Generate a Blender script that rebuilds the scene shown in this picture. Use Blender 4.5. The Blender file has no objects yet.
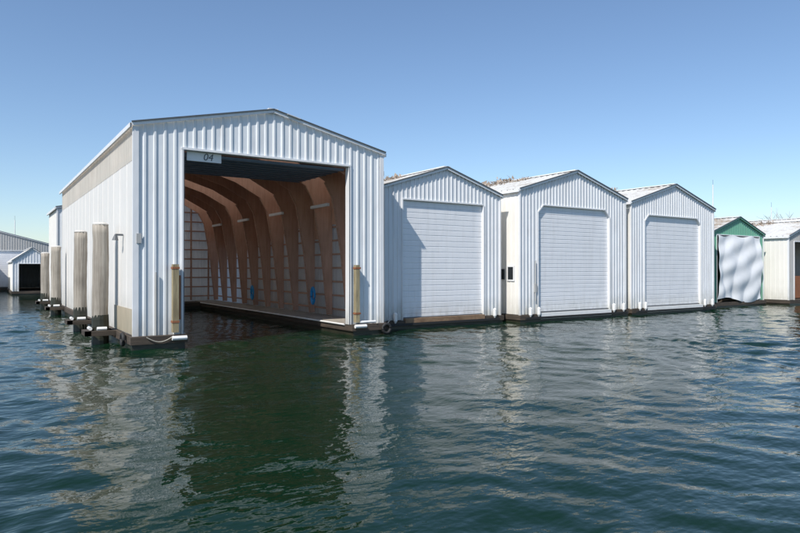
import bpy, math, random
import numpy as np
from mathutils import Vector, Matrix
random.seed(7); rng=np.random.default_rng(5)
scene=bpy.context.scene
COL=scene.collection

# ------------------------------------------------------------------ materials
def new_mat(name):
    m=bpy.data.materials.new(name); m.use_nodes=True
    nt=m.node_tree; b=nt.nodes['Principled BSDF']
    return m,nt,b
def noise(nt,scale,mscale=(1,1,1),detail=4,rough=.55):
    tc=nt.nodes.new('ShaderNodeTexCoord'); mp=nt.nodes.new('ShaderNodeMapping')
    mp.inputs['Scale'].default_value=mscale
    n=nt.nodes.new('ShaderNodeTexNoise'); n.inputs['Scale'].default_value=scale
    n.inputs['Detail'].default_value=detail; n.inputs['Roughness'].default_value=rough
    nt.links.new(tc.outputs['Object'],mp.inputs[0]); nt.links.new(mp.outputs[0],n.inputs['Vector'])
    return n.outputs['Fac']
def ramp(nt,src,lo,hi,a=0.,b=1.):
    r=nt.nodes.new('ShaderNodeMapRange'); r.inputs['From Min'].default_value=lo; r.inputs['From Max'].default_value=hi
    r.inputs['To Min'].default_value=a; r.inputs['To Max'].default_value=b
    nt.links.new(src,r.inputs['Value']); return r.outputs['Result']
def mul(nt,a,b):
    m=nt.nodes.new('ShaderNodeMath'); m.operation='MULTIPLY'
    for i,x in enumerate((a,b)):
        if isinstance(x,(int,float)): m.inputs[i].default_value=x
        else: nt.links.new(x,m.inputs[i])
    return m.outputs[0]
def mixc(nt,fac,a,b):
    m=nt.nodes.new('ShaderNodeMix'); m.data_type='RGBA'
    if isinstance(fac,(int,float)): m.inputs[0].default_value=fac
    else: nt.links.new(fac,m.inputs[0])
    for i,x in ((6,a),(7,b)):
        if isinstance(x,tuple): m.inputs[i].default_value=(*x,1)
        else: nt.links.new(x,m.inputs[i])
    return m.outputs[2]
def zcoord(nt):
    tc=nt.nodes.new('ShaderNodeTexCoord'); s=nt.nodes.new('ShaderNodeSeparateXYZ')
    nt.links.new(tc.outputs['Object'],s.inputs[0]); return s.outputs['Z']
def bump(nt,b,h,strength,dist=.02):
    n=nt.nodes.new('ShaderNodeBump'); n.inputs['Strength'].default_value=strength; n.inputs['Distance'].default_value=dist
    nt.links.new(h,n.inputs['Height']); nt.links.new(n.outputs[0],b.inputs['Normal'])

def paint(name,col,dirt=(.30,.26,.20),streak=.35,rough=.45,low=.6,zlow=1.3,patch=.12,trans=0.):
    m,nt,b=new_mat(name)
    s=ramp(nt,noise(nt,1.,(5,5,.35),5),.48,.80,0,streak)
    c=mixc(nt,s,col,dirt)
    s2=ramp(nt,noise(nt,1.3,(11,11,.5),4),.60,.74,0,streak*.9)
    c=mixc(nt,s2,c,(.30,.20,.12))
    p=ramp(nt,noise(nt,.7,(1,1,1),3),.40,.70,0,patch)
    c=mixc(nt,p,c,tuple(x*.72 for x in col))
    z=ramp(nt,zcoord(nt),.3,zlow,1,0)
    zz=mul(nt,mul(nt,z,ramp(nt,noise(nt,2.2,(2,2,.8),5),.3,.65,.25,1)),low)
    c=mixc(nt,zz,c,(.22,.21,.14))
    nt.links.new(c,b.inputs['Base Color']); b.inputs['Roughness'].default_value=rough
    bump(nt,b,noise(nt,1.6,(1,1,.6),2),.5,.035)
    if trans>0:
        t=nt.nodes.new('ShaderNodeBsdfTranslucent'); nt.links.new(c,t.inputs['Color'])
        mx=nt.nodes.new('ShaderNodeMixShader'); mx.inputs[0].default_value=trans
        nt.links.new(b.outputs[0],mx.inputs[1]); nt.links.new(t.outputs[0],mx.inputs[2])
        nt.links.new(mx.outputs[0],nt.nodes['Material Output'].inputs['Surface'])
    return m
def wood(name,c1,c2,grain=(8,8,.6),rough=.8,trans=0,knock=.45):
    m,nt,b=new_mat(name)
    c=mixc(nt,ramp(nt,noise(nt,1.5,grain,6,.65),.3,.7),c1,c2)
    c=mixc(nt,ramp(nt,noise(nt,.9,(1,1,1),3),.45,.75,0,knock),c,tuple(x*.45 for x in c1))
    nt.links.new(c,b.inputs['Base Color']); b.inputs['Roughness'].default_value=rough
    bump(nt,b,noise(nt,3,grain,5),.5,.02)
    return m
def plain(name,col,rough=.5,var=.25,metal=0):
    m,nt,b=new_mat(name)
    c=mixc(nt,ramp(nt,noise(nt,3,(1,1,1),4),.35,.7,0,var),col,tuple(x*.4 for x in col))
    nt.links.new(c,b.inputs['Base Color']); b.inputs['Roughness'].default_value=rough; b.inputs['Metallic'].default_value=metal
    return m

M_front=paint('ribbed_metal_blue_white',(.74,.77,.79),streak=.30,low=.6)
M_front2=paint('ribbed_metal_white',(.75,.77,.79),streak=.32,low=.7)
M_sidew=paint('side_panel_cream',(.88,.86,.82),streak=.12,low=.55,zlow=1.8,rough=.5,trans=.16,patch=.06)
M_fiber=paint('translucent_fibreglass',(.80,.77,.70),streak=.30,low=0,trans=.40,rough=.6)
M_fillroof=paint('added_fill_light_roof',(.85,.82,.75),streak=.2,low=0,trans=.75,rough=.6)  # translucent roofing added to brighten the interior; unseen from the camera
M_inner=paint('wall_sheathing_white',(.92,.91,.90),streak=.15,low=.2,trans=.65,patch=.03)
M_back=paint('back_wall_sheathing',(.72,.72,.70),streak=.3,low=.3,trans=.25,patch=.2)
M_trim=paint('white_trim',(.78,.79,.80),streak=.20,low=.6)
M_dark=plain('dark_flashing',(.10,.11,.12),.5)
M_door=paint('rollup_door_white',(.80,.81,.83),streak=.14,low=.5,zlow=1.2,patch=.08)
M_rib=wood('plywood_brown',(.50,.28,.19),(.64,.40,.29),knock=.3)
M_girt=wood('girt_brown',(.42,.24,.16),(.54,.33,.24),(1,1,8),knock=.2)
M_float=wood('float_timber',(.04,.032,.024),(.10,.075,.055),(.7,.7,8))
M_floatdark=wood('float_wet',(.015,.017,.012),(.04,.04,.025),(1,1,3),.4)
M_deck=wood('dock_planks',(.28,.25,.21),(.40,.37,.32),(4,.6,1))
M_pile=wood('pile_weathered',(.19,.165,.135),(.48,.44,.38),(10,10,.35),.95)
M_pilecap=plain('pile_cap',(.60,.58,.54),.7)
M_yellow=wood('guard_timber',(.20,.16,.09),(.42,.36,.22),(6,6,.7))
M_rust=plain('rusty_steel',(.28,.11,.05),.8)
M_sill=wood('mossy_sill',(.16,.09,.05),(.30,.20,.12),(2,1,3))
M_black=plain('black_rubber',(.02,.02,.02),.7)
M_whitepl=plain('white_plastic',(.80,.80,.78),.4,.15)
M_blue=plain('blue_hose',(.02,.28,.60),.4,.1)
M_tarpdk=plain('raised_door_fabric',(.16,.21,.30),.6,.3)
M_green=paint('green_metal',(.14,.38,.27),streak=.25,low=.3)
M_cream=paint('cream_stucco_panel',(.82,.80,.75),streak=.10,low=.4)
M_grey=paint('grey_metal',(.42,.42,.41),streak=.4,low=.3)
M_glass=plain('dark_window',(.02,.025,.03),.1,0)
M_rope=plain('mooring_rope',(.5,.47,.4),.9,.3)

def roofmat(name,white):
    m,nt,b=new_mat(name)
    f=ramp(nt,noise(nt,.9,(1,.7,1),6,.7),white-.12,white+.10)
    c=mixc(nt,f,(.60,.60,.58),mixc(nt,noise(nt,7,(1,1,1),5),(.20,.15,.10),(.38,.31,.23)))
    nt.links.new(c,b.inputs['Base Color']); b.inputs['Roughness'].default_value=.7
    bump(nt,b,noise(nt,9),.6,.03); return m
M_roof=roofmat('roof_mossy_metal',.56); M_roof2=roofmat('roof_dirty_metal',.62)
M_moss=wood('dry_moss',(.27,.21,.16),(.42,.36,.30),(3,3,3),1.)

# ------------------------------------------------------------------ mesh helpers
def make(name,verts,faces,mat,parent=None,smooth=False):
    me=bpy.data.meshes.new(name); me.from_pydata([tuple(v) for v in verts],[],faces); me.update()
    ob=bpy.data.objects.new(name,me); COL.objects.link(ob)
    if mat: me.materials.append(mat)
    if smooth:
        for p in me.polygons: p.use_smooth=True
    if parent: ob.parent=parent
    return ob
def empty(name):
    e=bpy.data.objects.new(name,None); COL.objects.link(e); return e
class Geo:
    def __init__(s): s.v=[]; s.f=[]
    def box(s,x0,x1,y0,y1,z0,z1):
        n=len(s.v)
        s.v+=[(x0,y0,z0),(x1,y0,z0),(x1,y1,z0),(x0,y1,z0),(x0,y0,z1),(x1,y0,z1),(x1,y1,z1),(x0,y1,z1)]
        s.f+=[tuple(n+i for i in q) for q in ((3,2,1,0),(4,5,6,7),(0,1,5,4),(1,2,6,5),(2,3,7,6),(3,0,4,7))]
    def beam(s,p,q,w,h,up=(0,0,1)):
        p=Vector(p);q=Vector(q);d=(q-p).normalized();u=Vector(up);sd=d.cross(u).normalized();u=sd.cross(d)
        n=len(s.v)
        for e in (p,q):
            for a,b in ((-1,-1),(1,-1),(1,1),(-1,1)): s.v.append(tuple(e+sd*a*w/2+u*b*h/2))
        s.f+=[tuple(n+i for i in t) for t in ((3,2,1,0),(4,5,6,7),(0,1,5,4),(1,2,6,5),(2,3,7,6),(3,0,4,7))]
    def tube(s,pts,rad,seg=10,cap=True):
        pts=[Vector(p) for p in pts]
        if not isinstance(rad,(list,tuple)): rad=[rad]*len(pts)
        rings=[]
        for i,p in enumerate(pts):
            d=(pts[min(i+1,len(pts)-1)]-pts[max(i-1,0)]).normalized()
            a=d.orthogonal().normalized() if abs(d.z)<.99 else Vector((1,0,0))
            if abs(d.z)<.99: a=Vector((0,0,1)).cross(d).normalized()
            b=d.cross(a); n=len(s.v); rings.append(n)
            for k in range(seg):
                t=2*math.pi*k/seg; s.v.append(tuple(p+(a*math.cos(t)+b*math.sin(t))*rad[i]))
        for r0,r1 in zip(rings,rings[1:]):
            for k in range(seg): s.f.append((r0+k,r0+(k+1)%seg,r1+(k+1)%seg,r1+k))
        if cap:
            s.f.append(tuple(rings[0]+k for k in reversed(range(seg)))); s.f.append(tuple(rings[-1]+k for k in range(seg)))
    def prism(s,poly,y0,y1):
        n=len(s.v);m=len(poly)
        s.v+=[(x,y0,z) for x,z in poly]+[(x,y1,z) for x,z in poly]
        s.f.append(tuple(range(n,n+m))); s.f.append(tuple(reversed(range(n+m,n+2*m))))
        for i in range(m):
            j=(i+1)%m; s.f.append((n+i,n+m+i,n+m+j,n+j))
    def make(s,name,mat,parent=None,smooth=False): return make(name,s.v,s.f,mat,parent,smooth)

def ribbed(name,o,a,L,b,n,lo,hi,mat,parent,sp=.3,w=.09,d=.03,breaks=()):
    o=Vector(o);a=Vector(a);b=Vector(b);n=Vector(n)
    S=[(0,0),(L,0)]; k=1
    while k*sp<L-w:
        c=k*sp; S+=[(c-w/2,0),(c-w*.28,d),(c+w*.28,d),(c+w/2,0)]; k+=1
    S.sort(); base=list(S)
    xs=[p[0] for p in base]; ds=[p[1] for p in base]
    for br in breaks: S.append((br,float(np.interp(br,xs,ds))))
    S.sort(); v=[];f=[];e=1e-4
    for (s0,d0),(s1,d1) in zip(S,S[1:]):
        if s1-s0<1e-6: continue
        l0,l1,h0,h1=lo(s0+e),lo(s1-e),hi(s0+e),hi(s1-e)
        if h0-l0<1e-3 and h1-l1<1e-3: continue
        i=len(v)
        v+=[o+a*s0+n*d0+b*l0,o+a*s1+n*d1+b*l1,o+a*s1+n*d1+b*h1,o+a*s0+n*d0+b*h0]
        f.append((i,i+1,i+2,i+3))
    return make(name,v,f,mat,parent)

def slat_door(x0,x1,y,z0,z1,mat,parent,h=.24):
    z=z0; prof=[]
    while z<z1-1e-3:
        zz=min(z+h,z1); prof+=[(z,.0),(z+.012,-.016),(zz-.03,-.016),(zz-.015,0)]; z=zz
    prof.append((z1,0)); v=[];f=[]
    for z,d in prof: v+=[(x0,y+d,z),(x1,y+d,z)]
    for i in range(len(prof)-1): f.append((2*i,2*i+1,2*i+3,2*i+2))
    return make('rollup_door',v,f,mat,parent)

def moss_clumps(x0,y0,y1,zc,slope,parent,dens=60,h=.3):
    g=Geo()
    for i in range(int((y1-y0)*dens)):
        y=random.uniform(y0,y1); off=abs(random.gauss(0,.45)); 
        env=max(0.1,.5+.5*math.sin(y*2.1+x0)+.3*math.sin(y*5.3))
        x=x0-off; z=zc-off*slope+random.random()*h*env
        r=random.uniform(.04,.12); n=len(g.v)
        for k in range(3):
            g.v.append((x+random.gauss(0,r),y+random.gauss(0,r),z+random.gauss(0,r)))
        g.f.append((n,n+1,n+2))
    g.make('roof_moss',M_moss,parent)

def float_base(x0,x1,y0,y1,parent,top=.34):
    g=Geo(); g.box(x0,x1,y0,y1,.12,top); g.make('float_frame',M_float,parent)
    g=Geo(); g.box(x0+.04,x1-.04,y0+.04,y1-.04,-.5,.118); g.make('float_hull',M_floatdark,parent)

def roof(parent,x0,x1,y0,y1,ze,zp,mat,over=.10,trimmat=None,fo=.08,under=None):
    W=x1-x0; xc=(x0+x1)/2; sl=(zp-ze)/(W/2); L=math.hypot(W/2,zp-ze); ln=L*(W/2+over)/(W/2)
    for sgn,nm in ((-1,'roof_slope_a'),(1,'roof_slope_b')):
        b=Vector((sgn*(W/2),0,-(zp-ze))).normalized(); n=Vector((sgn*(zp-ze),0,W/2)).normalized()
        ribbed(nm,(xc,y0-fo,zp+.06),(0,1,0),y1-y0+2*fo,b,n,lambda s:0,lambda s:ln,mat,parent,sp=.4,w=.1,d=.035)
        if under is not False:
            ribbed(nm+'_underside',(xc,y0-fo,zp+.02),(0,1,0),y1-y0+2*fo,b,n,lambda s:0,lambda s:ln,M_trim,parent,sp=50,w=.1,d=0)
    g=Geo()
    for yy in (y0-fo-.012,y1+fo+.012):
        for sgn in (-1,1):
            g.beam((xc,yy,zp+.03),(xc+sgn*(W/2+over),yy,zp+.03-sl*(W/2+over)),.05,.10,(0,0,1))
    for sgn in (-1,1):
        xx=xc+sgn*(W/2+over+.02); zz=zp-sl*(W/2+over)
        g.box(xx-.03,xx+.03,y0-fo,y1+fo,zz-.07,zz+.06)
    g.make('rake_and_eave_trim',trimmat or M_trim,parent)
    g=Geo(); g.beam((xc,y0-fo-.03,zp+.10),(xc,y1+fo,zp+.10),.35,.04)
    g.make('ridge_cap',M_trim,parent)
    g=Geo()
    for sgn in (-1,1):
        g.beam((xc,y0-fo-.045,zp+.095),(xc+sgn*(W/2+over),y0-fo-.045,zp+.095-sl*(W/2+over)),.05,.04)
    g.make('drip_edge',M_dark,parent)

def closed_boathouse(x0,x1,y0,length,ze,zp,dx0,dx1,dz,frontmat,sidemat,roofm,chamf=0,zb=.36,sp=.25,doormat=None,trim=None,open_front=False,door_h=.24):
    P=empty('boathouse'); W=x1-x0; y1=y0+length
    gab=lambda s: ze+(zp-ze)*(1-abs(2*s/W-1))
    a0=dx0-x0;a1=dx1-x0
    def lo(s):
        if a0<s<a1:
            e=min(s-a0,a1-s); return dz-(chamf-e if e<chamf else 0)
        return zb
    br=[W/2,a0,a1]+([a0+chamf,a1-chamf] if chamf else [])
    ribbed('front_gable_wall',(x0,y0,0),(1,0,0),W,(0,0,1),(0,-1,0),lo,gab,frontmat,P,sp=sp,w=.08,d=.028,breaks=br)
    ribbed('back_gable_wall',(x0,y1,0),(1,0,0),W,(0,0,1),(0,1,0),lambda s:zb,gab,frontmat,P,sp=sp,breaks=[W/2])
    for x,n,nm in ((x0,-1,'side_wall_a'),(x1,1,'side_wall_b')):
        ribbed(nm,(x,y0,0),(0,1,0),length,(0,0,1),(n,0,0),lambda s:zb,lambda s:ze+.02,sidemat,P,sp=.3,w=.06,d=.015)
    roof(P,x0,x1,y0,y1,ze,zp,roofm,trimmat=trim)
    g=Geo()
    for x in (x0-.035,x1-.045):
        g.box(x,x+.08,y0-.045,y0+.06,zb-.02,ze-.02)
    g.box(dx0-.06,dx0,y0-.05,y0+.12,zb-.02,dz-chamf+.03); g.box(dx1,dx1+.06,y0-.05,y0+.12,zb-.02,dz-chamf+.03)
    g.box(dx0+chamf-.03,dx1-chamf+.03,y0-.048,y0+.12,dz,dz+.06)
    if chamf:
        g.beam((dx0-.02,y0+.035,dz-chamf+.02),(dx0+chamf,y0+.035,dz+.035),.16,.06,(0,0,1))
        g.beam((dx1+.02,y0+.035,dz-chamf+.02),(dx1-chamf,y0+.035,dz+.035),.16,.06,(0,0,1))
    g.make('corner_and_door_trim',M_trim,P)
    if not open_front:
        slat_door(dx0,dx1,y0+.10,zb,dz+.02,doormat or M_door,P,h=door_h)
        g=Geo(); g.box(dx0,dx1,y0+.03,y0+.082,zb-.04,zb+.10); g.make('door_bottom_bar',M_dark,P)
    float_base(x0-.12,x1+.12,y0-.15,y1+.15,P)
    return P

# ------------------------------------------------------------------ big open boathouse
B=empty('open_boathouse'); W=9.02; L=20.7; ze,zp=6.95,7.95; zb=.42
gab=lambda s: ze+(zp-ze)*(1-abs(2*s/W-1))
ribbed('front_gable_wall',(0,0,0),(1,0,0),W,(0,0,1),(0,-1,0),lambda s:6.36 if 1.47<s<7.56 else zb,gab,M_front,B,sp=.305,w=.11,d=.035,breaks=[W/2,1.47,7.56])
ribbed('front_lining',(0,.10,0),(1,0,0),W,(0,0,1),(0,-1,0),lambda s:6.36 if 1.47<s<7.56 else zb,gab,M_girt,B,sp=50,breaks=[W/2,1.47,7.56])
ribbed('side_wall_lower',(0,0,0),(0,1,0),L,(0,0,1),(-1,0,0),lambda s:zb,lambda s:5.9,M_sidew,B,sp=1.2,w=.05,d=.012)
ribbed('side_wall_upper_fibreglass',(0,0,0),(0,1,0),L,(0,0,1),(-1,0,0),lambda s:5.9,lambda s:ze+.02,M_fiber,B,sp=.2,w=.1,d=.02)
ribbed('side_wall_far',(W,0,0),(0,1,0),L,(0,0,1),(1,0,0),lambda s:zb,lambda s:ze+.02,M_inner,B,sp=.3,w=.09,d=.02)
ribbed('back_wall',(0,L,0),(1,0,0),W,(0,0,1),(0,1,0),lambda s:zb,gab,M_back,B,sp=.3,w=.09,d=.02,breaks=[W/2])
roof(B,0,W,0,L,ze,zp,M_fillroof,over=.10,trimmat=M_trim,under=False)  # whole roof made translucent to bring added light inside
g=Geo(); g.box(-.135,-.10-.003,-.1,L+.1,6.86,6.985); g.make('eave_gutter',M_dark,B)
g=Geo()
g.box(-.05,.12,-.055,.05,zb-.02,6.9); g.box(W-.12,W+.05,-.055,.05,zb-.02,6.9)
g.box(1.41,1.50,-.06,.22,zb,6.36); g.box(7.53,7.62,-.06,.22,zb,6.36); g.box(1.41,7.62,-.065,.22,6.34,6.41)
g.make('corner_and_opening_trim',M_trim,B)
g=Geo(); g.box(1.47,1.495,-.066,.25,zb,6.33); g.box(7.535,7.56,-.066,.25,zb,6.33); g.make('jamb_edge',M_dark,B)
g=Geo(); g.box(-.03,-.018,.15,3.3,.45,1.25); g.make('tan_skirt_panel',paint('tan_panel',(.50,.43,.32),streak=.5),B)
ys=[.45+i*1.78 for i in range(12)]
g=Geo()
for y in ys:
    jt=random.uniform(-.03,.03)
    for sx in (0,1):
        X=lambda x: W-x if sx else x
        poly=[(X(.06),.50),(X(.26),.50),(X(.55),3.2),(X(.95),5.4+jt),(X(1.30),6.05),(X(2.6),6.75),(X(4.51),7.35),(X(4.51),7.85),(X(.06),6.88)]
        if not sx: poly=poly[::-1]
        g.prism(poly,y+jt,y+jt+.05)
g.make('plywood_frames',M_rib,B)
g=Geo()
for y in ys:
    for sx in (0,1):
        X=lambda x: W-x if sx else x
        g.beam((X(.29),y+.025,.5),(X(.58),y+.025,3.2),.10,.045,(1,0,0)); g.beam((X(.58),y+.025,3.2),(X(.98),y+.025,5.4),.10,.045,(1,0,0)); g.beam((X(.98),y+.025,5.4),(X(1.33),y+.025,6.03),.10,.045,(1,0,0))
g.make('frame_flanges',M_girt,B)
g=Geo()
for z in (.75,1.35,1.95,2.55,3.15,3.75,4.35,4.95,5.55,6.15,6.7):
    for x in (.05,W-.05): g.box(x-.02,x+.02,.2,L-.1,z-.04,z+.04)
    g.box(.1,W-.1,L-.08,L-.02,z-.04,z+.04)
for i in range(8): g.box(.6+i*1.12,.6+i*1.12+.1,L-.14,L-.09,.5,6.9)
for k in range(1,9):
    for sx in (-1,1):
        x=W/2+sx*k*.52; z=zp-.08-k*.52*(zp-ze)/(W/2)
        g.box(x-.025,x+.025,.2,L-.1,z-.1,z)
g.make('girts_and_purlins',M_girt,B)
g=Geo()
for i,(y0_,y1_) in enumerate(zip(ys,ys[1:])):
    zt=[3.8,4.4,3.8,4.4,5.0,4.4,3.8,5.0,4.4,3.8,4.4][i]
    g.box(W-.115,W-.10,y0_+.09,y1_-.04,zt+.05,6.7)
g.make('plywood_wall_lining',M_rib,B)
g=Geo()
for i,(y0_,y1_) in enumerate(zip(ys,ys[1:])):
    if i%3==1: continue  # every third bay left unlined so more added roof light gets in
    for sx in (-1,1):
        xa=W/2; xb=W/2+sx*4.3
        za=zp-.20; zb2=zp-.20-4.3*(zp-ze)/(W/2)
        n=len(g.v); g.v+=[(xa,y0_,za),(xb,y0_,zb2),(xb,y1_,zb2),(xa,y1_,za)]; g.f.append((n,n+1,n+2,n+3))
g.make('ceiling_lining',M_rib,B)
g=Geo(); g.box(1.55,7.5,.26,4.3,6.24,6.30)
for i in range(9): g.box(1.56,7.49,.3+i*.48,.34+i*.48,6.21,6.238)
g.make('raised_door',M_tarpdk,B)
g=Geo(); g.box(1.62,2.75,.12,.16,6.03,6.33); g.make('number_board',M_whitepl,B)
tx=bpy.data.curves.new('slip_number','FONT'); tx.body='04'; tx.size=.33; tx.extrude=.004; tx.align_x='CENTER'; tx.align_y='CENTER'; tx.shear=.2
to=bpy.data.objects.new('slip_number',tx); COL.objects.link(to); to.location=(2.3,.112,6.18); to.rotation_euler=(math.pi/2,0,0); to.parent=B; tx.materials.append(M_dark)
g=Geo()
for y in (3.3,8.0,12.6,17.2): g.box(7.93,8.03,y-.8,y+.8,5.10,5.22)
g.make('fluorescent_fixtures',M_whitepl,B)
g=Geo()
for y,z in ((5.0,1.3),(12.6,1.2)):
    for rr in (.2,.25,.3):
        g.tube([(8.55-rr*.2,y+rr*.65*math.cos(t),z+rr*1.25*math.sin(t)) for t in np.linspace(0,2*math.pi,20)],.045,6)
g.make('hose_coils',M_blue,B)
g=Geo(); g.tube([(8.65,1.0,1.9),(8.6,1.5,1.1),(8.6,2.2,.85)],.02,6); g.make('shore_power_cord',M_whitepl,B)
g=Geo()
g.box(-.15,1.55,-.28,L+.2,.18,.42); g.box(7.55,W+.15,-.28,L+.2,.18,.42); g.box(1.552,7.548,L-1.6,L+.2,.18,.42)
g.make('float_frame',M_float,B)
g=Geo()
g.box(-.10,1.48,-.22,L+.15,-.6,.178); g.box(7.62,W+.10,-.22,L+.15,-.6,.178); g.box(1.482,7.618,L-1.5,L+.15,-.6,.178)
g.make('float_hull',M_floatdark,B)
g=Geo()
for x0_,x1_ in ((.1,1.5),(7.6,8.95)):
    y=.15
    while y<L-.3: g.box(x0_,x1_,y,y+.135,.421,.455); y+=.15
g.make('deck_planks',M_deck,B)
g=Geo(); g.tube([(7.52,.3,.40),(7.52,L-1.7,.40)],.035,8); g.tube([(1.58,.3,.40),(1.58,L-1.7,.40)],.035,8)
g.tube([(1.05,-.36,.33),(1.5,-.36,.33)],.07,8); g.tube([(7.62,-.36,.36),(8.1,-.36,.36)],.07,8)
g.tube([(7.9,-.2,.5),(8.6,-.2,.5)],.05,8)
g.make('dock_bumpers',M_whitepl,B)
g=Geo(); g.box(1.10,1.28,-.26,-.07,.5,2.65); g.box(7.72,7.88,-.26,-.07,.5,2.65); g.make('guard_posts',M_yellow,B)
g=Geo()
for x in (1.08,7.70):
    for z in (.8,2.5): g.box(x,x+.22,-.27,-.06,z,z+.07)
g.box(1.29,1.35,-.2,-.07,.9,2.3)
g.make('guard_straps',M_rust,B)
g=Geo(); g.tube([(.62,-.09,.45),(.62,-.09,2.4)],.03,8); g.box(.05,.2,-.08,-.056,3.3,3.6)
g.tube([(5.0,-.16,7.93),(5.5,-.16,7.82)],.03,6)
g.make('conduit',M_grey,B)
g=Geo(); g.box(-.25,-.02,1.7,1.8,3.6,3.66); g.tube([(-.25,1.75,3.64),(-.25,1.75,3.45)],[.03,.10],10); g.make('wall_lamp',M_dark,B)
g=Geo()
for (x,y,z) in ((-.24,.5,.30),(-.24,5.2,.28),(9.0,-.36,.22)):
    ax=(0,1) if x<0 else (1,0)
    g.tube([(x+.17*math.cos(t)*ax[0],y+.17*math.cos(t)*ax[1],z+.17*math.sin(t)) for t in np.linspace(0,2*math.pi,17)],.06,7)
g.make('tyre_fenders',M_black,B,True)
g=Geo(); g.tube([(8.6+1.5*t,-.30+1.35*t,.45-.22*math.sin(math.pi*t)) for t in np.linspace(0,1,12)],.02,6)
g.tube([(.3+.8*t,-.32,.40-.16*math.sin(math.pi*t)) for t in np.linspace(0,1,10)],.014,6)
g.make('mooring_lines',M_rope,B)

# ------------------------------------------------------------------ piles
def pile(x,y,h,r=.24):
    P=empty('mooring_pile'); g=Geo(); pts=[];rad=[]
    for z in np.linspace(-2,h,22): pts.append((x+.010*math.sin(z*1.7+y)+random.uniform(-.003,.003),y,z)); rad.append(r*(1.05-.012*z)+random.uniform(-.006,.006))
    g.tube(pts,rad,12); g.make('shaft',M_pile,P,True)
    g=Geo(); g.tube([(x,y,-2),(x,y,.6),(x,y,.85),(x,y,.95)],[r*1.10,r*1.09,r*1.06,r*1.04],14); g.make('wet_band',M_floatdark,P)
    g=Geo(); g.tube([(x,y,h),(x,y,h+.03),(x,y,h+.08)],[r*1.02,r*1.02,r*.7],14); g.make('cap',M_pilecap,P)
    g=Geo()
    g.box(x-r-.28,x-r-.10,y-.55,y+.55,.28,.44); g.box(x-r-.28,-.16,y-.55,y-.40,.28,.44); g.box(x-r-.28,-.16,y+.40,y+.55,.28,.44)
    g.make('pile_hoop',M_float,P)
    g=Geo(); g.tube([(x-r-.08,y-.2,.5),(x-r-.08,y+.2,.5)],.06,8); g.tube([(x-.15,y-r-.08,.5),(x+.15,y-r-.08,.5)],.06,8)
    g.make('pile_rollers',M_whitepl,P)
pile(-.55,2.75,4.0,.25); pile(-.55,7.9,4.0,.24); pile(-.5,18.5,3.7,.24); pile(-.5,25.6,3.5,.24)

# ------------------------------------------------------------------ row of closed boathouses
b2=closed_boathouse(9.9,16.3,1.2,15,5.9,6.9,10.8,15.25,5.42,M_front2,M_cream,M_roof,sp=.22)
moss_clumps(13.1,4.2,10,6.95,.31,b2,90,.32)
b3=closed_boathouse(17.0,24.8,.6,15,6.2,7.35,18.2,23.45,5.55,M_front2,M_cream,M_roof2,chamf=.35,sp=.22,door_h=.20)
moss_clumps(20.9,3.4,9,7.38,.31,b3,80,.32)
b4=closed_boathouse(25.3,33.35,.6,15,6.1,7.3,26.5,31.9,5.48,M_front2,M_cream,M_roof2,chamf=.35,sp=.22)
moss_clumps(29.3,4.4,10,7.34,.3,b4,80,.32)
g=Geo(); g.box(16.95,16.975,1.0,1.35,2.0,2.6); g.box(16.95,16.975,1.6,1.95,2.0,2.5); g.make('small_window',M_glass,b3)
g=Geo(); g.box(16.955,16.985,.93,1.42,1.93,2.67); g.make('window_frame',M_trim,b3)
for P,xs_,yy in ((b2,(10.3,15.8),1.2),(b3,(17.5,18.05,23.6,24.4),.6),(b4,(25.8,26.3,32.1,32.9),.6)):
    g=Geo()
    for x in xs_:
        g.tube([(x,yy-.20,.70),(x,yy-.20,.64),(x,yy-.20,.35),(x,yy-.20,.25)],[.03,.085,.085,.03],10)
    g.make('fenders',M_whitepl,P)
    g=Geo(); a=xs_[0]-.3; b_=xs_[-1]+.3
    g.box(a,b_,yy-.24,yy-.152,.14,.24)
    g.make('rub_rail',M_black,P)
g=Geo(); g.box(10.82,15.2,1.0,1.18,.20,.345+.08); g.make('door_sill',M_sill,b2)
g=Geo(); g.box(18.2,23.4,.40,.57,.12,.40); g.make('door_sill',M_whitepl,b3)
g=Geo(); g.box(26.5,31.9,.40,.57,.12,.40); g.make('door_sill',M_whitepl,b4)
g=Geo(); g.tube([(17.95,.52,2.9),(17.95,.52,1.0)],.03,6); g.box(17.9,18.05,.5,.56,1.4,1.8); g.make('conduit',M_grey,b3)

G=closed_boathouse(35.0,41.4,1.6,14,4.85,5.9,35.5,40.8,4.7,M_green,M_green,M_roof,sp=.22,open_front=True,trim=M_green)
v=[];f=[];nx,nz=110,50
for j in range(nz+1):
    for i in range(nx+1):
        s=i/nx;t=j/nz
        x=35.35+5.35*s+.05*math.sin(t*8+s*9); z=.45+4.3*t-(.14*abs(math.sin(s*math.pi*2.5+.4))*t**3) +.20*(1-t)*math.sin(s*6+.5)
        fold=abs(math.sin(s*13+1.9*math.sin(t*2.4+s*3)))**1.2
        y=1.48-.09*fold*(.4+.6*(1-t))-.12*math.sin(t*3.1)-.05*math.sin(t*9+s*12)*math.sin(s*6)-.03*math.sin(t*21-s*9)
        v.append((x,y,z))
for j in range(nz):
    for i in range(nx):
        k=j*(nx+1)+i; f.append((k,k+1,k+nx+2,k+nx+1))
make('hanging_tarp',v,f,plain('white_tarp',(.86,.87,.88),.6,.08),G,True)
C=closed_boathouse(42.5,50.0,.45,15,4.75,5.95,43.3,49.2,4.4,M_grey,M_cream,M_roof2,sp=.22,open_front=True)
g=Geo(); g.box(43.3,49.2,1.2,1.25,.4,2.0); g.make('front_barrier',M_rust,C)
moss_clumps(46.2,3.0,9,5.99,.3,C,60,.3)
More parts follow.
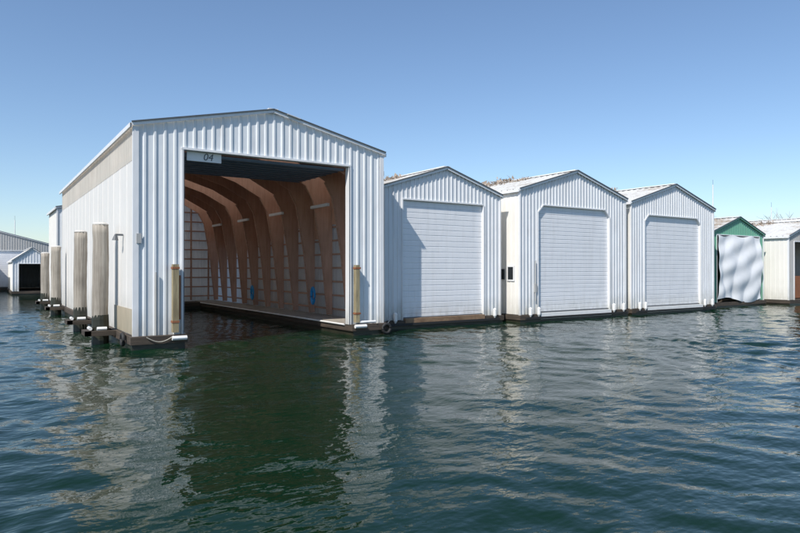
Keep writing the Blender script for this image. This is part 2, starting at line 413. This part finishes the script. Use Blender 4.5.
closed_boathouse(51.2,58.5,1.0,15,5.6,6.8,52.2,57.5,5.0,M_front2,M_cream,M_roof2,sp=.25)

# ------------------------------------------------------------------ sheds beyond on the left
S1=closed_boathouse(0.0,8.6,23.6,5.6,6.3,7.2,1.5,7.0,5.6,M_front,M_sidew,M_roof2)
S2=closed_boathouse(-1.4,1.9,50,12,3.3,4.5,-.9,1.4,3.0,M_front2,M_cream,M_roof2,open_front=True)
S3=closed_boathouse(-9,3.5,64,14,5.2,6.9,-7,1.5,4.6,M_grey,M_grey,M_roof)
S4=closed_boathouse(-12,-3.2,55,10,3.6,4.9,-11,-4.2,3.3,M_front2,M_cream,M_roof2,open_front=True)

def mast(x,y,h,w=.06):
    P=empty('sailboat_mast'); g=Geo(); g.tube([(x,y,0),(x,y,h)],[w,w*.6],8); g.beam((x-.8,y,h*.7),(x+.8,y,h*.7),.04,.04); g.make('spar',M_whitepl,P)
    g=Geo(); g.tube([(x,y,h),(x,y,h+.6)],.015,5); g.make('antenna',M_dark,P)
mast(69,20.9,12.6,.10); mast(74.8,17,9.9,.08); mast(-.1,80,9.2,.08)

g=Geo()
def branch(p,d,l,r,depth):
    q=p+d*l; g.tube([p,q],[r,r*.65],4,False)
    if depth==0: return
    for k in range(random.choice((3,3,4))):
        nd=(d+Vector((random.gauss(0,.5),random.gauss(0,.5),random.gauss(.1,.3)))).normalized()
        branch(q-d*l*random.uniform(0,.35),nd,l*random.uniform(.6,.8),r*.55,depth-1)
for i in range(18):
    x=76+random.uniform(-3,22); y=22+random.uniform(-3,14)
    branch(Vector((x,y,0)),Vector((0,0,1)),random.uniform(3.2,3.9),.18,4)
g.make('distant_trees',M_moss)
v=[];f=[];N=160
for i in range(N+1):
    a=math.radians(-75+150*i/N); R=520
    for k,(rr,z) in enumerate(((R,-.5),(R+15,5+2.5*math.sin(i*.7)+2*math.sin(i*2.3)+random.random()*2),(R+120,8+3*math.sin(i*.3)))):
        v.append((math.sin(a)*rr,math.cos(a)*rr,z))
for i in range(N):
    for k in range(2): p=i*3+k; f.append((p,p+3,p+4,p+1))
make('far_shore_hills',v,f,wood('far_woods',(.03,.05,.03),(.07,.09,.05),(.05,.05,.3)))

# ------------------------------------------------------------------ water
def axis(a,b,step,far):
    c=list(np.arange(a,b,step)); lo=[];s=step;x=a
    while x>-far: s*=1.25; x-=s; lo.append(x)
    hi=[];s=step;x=c[-1]
    while x<far: s*=1.25; x+=s; hi.append(x)
    return np.array(lo[::-1]+c+hi)
X=axis(-16,46,.09,3000); Y=axis(-21,24,.09,3000)
XX,YY=np.meshgrid(X,Y); Z=np.zeros_like(XX)
fade=np.ones_like(XX)
fade*=np.clip(1-(XX-42)/4,0,1)*np.clip((XX+16)/3,0,1)*np.clip(1-(YY-20)/4,0,1)
fade*=np.clip((YY+21.5)/1,0,1)
WX=XX+.5*np.sin(.5*YY+.3*XX)+.25*np.sin(1.3*YY-.7*XX); WY=YY+.5*np.sin(.45*XX-.2*YY+1)+.25*np.sin(1.1*XX+.9*YY)
N=120
for i in range(N):
    lam=.36*(3.0/.36)**rng.random(); k=2*math.pi/lam
    th=math.radians(205)+rng.normal(0,.9); ph=rng.random()*6.28
    sl=.0128*(1.2 if lam<.9 else .85)
    Z+=sl/k*np.sin(k*(WX*math.cos(th)+WY*math.sin(th))+ph)
Z*=fade*(.9+.45*np.sin(.21*XX+1)*np.sin(.17*YY+.6)+.2*np.sin(.6*XX-.4*YY))
inside=((XX>1)&(XX<8)&(YY>0)&(YY<20)); Z=np.where(inside,Z*(.35+.65*np.clip(1-YY/2.5,0,1)),Z)
nxv=len(X);nyv=len(Y)
co=np.stack([XX,YY,Z],-1).reshape(-1,3).astype(np.float32)
idx=np.arange(nxv*nyv).reshape(nyv,nxv)
q=np.stack([idx[:-1,:-1],idx[:-1,1:],idx[1:,1:],idx[1:,:-1]],-1).reshape(-1,4)
me=bpy.data.meshes.new('water'); me.vertices.add(len(co)); me.vertices.foreach_set('co',co.ravel())
me.loops.add(q.size); me.loops.foreach_set('vertex_index',q.ravel().astype(np.int32))
me.polygons.add(len(q)); me.polygons.foreach_set('loop_start',np.arange(0,q.size,4,dtype=np.int32))
me.polygons.foreach_set('loop_total',np.full(len(q),4,dtype=np.int32))
me.polygons.foreach_set('use_smooth',np.ones(len(q),dtype=bool)); me.update(); me.validate()
wo=bpy.data.objects.new('water',me); COL.objects.link(wo)
m,nt,b=new_mat('harbour_water')
b.inputs['Base Color'].default_value=(.004,.020,.009,1); b.inputs['Roughness'].default_value=.01; b.inputs['IOR'].default_value=1.33
n1=noise(nt,2.6,(1,1.5,1),2,.5); n2=noise(nt,8,(1,1.3,1),2,.5)
ad=nt.nodes.new('ShaderNodeMath'); ad.operation='MULTIPLY_ADD'; nt.links.new(n2,ad.inputs[0]); ad.inputs[1].default_value=.2; nt.links.new(n1,ad.inputs[2])
bump(nt,b,ad.outputs[0],.5,.045)
me.materials.append(m)

# ------------------------------------------------------------------ light
SX,SY=.90,.436; el=math.radians(48)
ray=Vector((SX*math.cos(el),SY*math.cos(el),-math.sin(el)))
sd=bpy.data.lights.new('sun','SUN'); sd.energy=5.0; sd.angle=math.radians(.5); sd.color=(1,.95,.88)
so=bpy.data.objects.new('sun',sd); COL.objects.link(so); so.rotation_euler=ray.to_track_quat('-Z','Y').to_euler()
w=bpy.data.worlds.new("World"); scene.world=w; w.use_nodes=True; nt=w.node_tree
sky=nt.nodes.new('ShaderNodeTexSky'); sky.sky_type='NISHITA'; sky.sun_disc=False; sky.sun_elevation=el
sky.sun_rotation=math.atan2(-SX,-SY)%(2*math.pi); sky.air_density=1.0; sky.dust_density=.4; sky.ozone_density=4.0
bg=nt.nodes['Background']; nt.links.new(sky.outputs[0],bg.inputs[0]); bg.inputs[1].default_value=.15

cd=bpy.data.cameras.new('camera'); cam=bpy.data.objects.new('camera',cd); COL.objects.link(cam)
cd.lens=28.17; cd.sensor_width=36; cd.clip_end=8000; cd.clip_start=.1
cam.location=(-3.92,-20.6,2.5); cam.rotation_euler=(math.radians(90.23),0,-math.atan2(.556,.831))
scene.camera=cam
scene.view_settings.view_transform='Standard'; scene.view_settings.look='None'; scene.view_settings.exposure=0
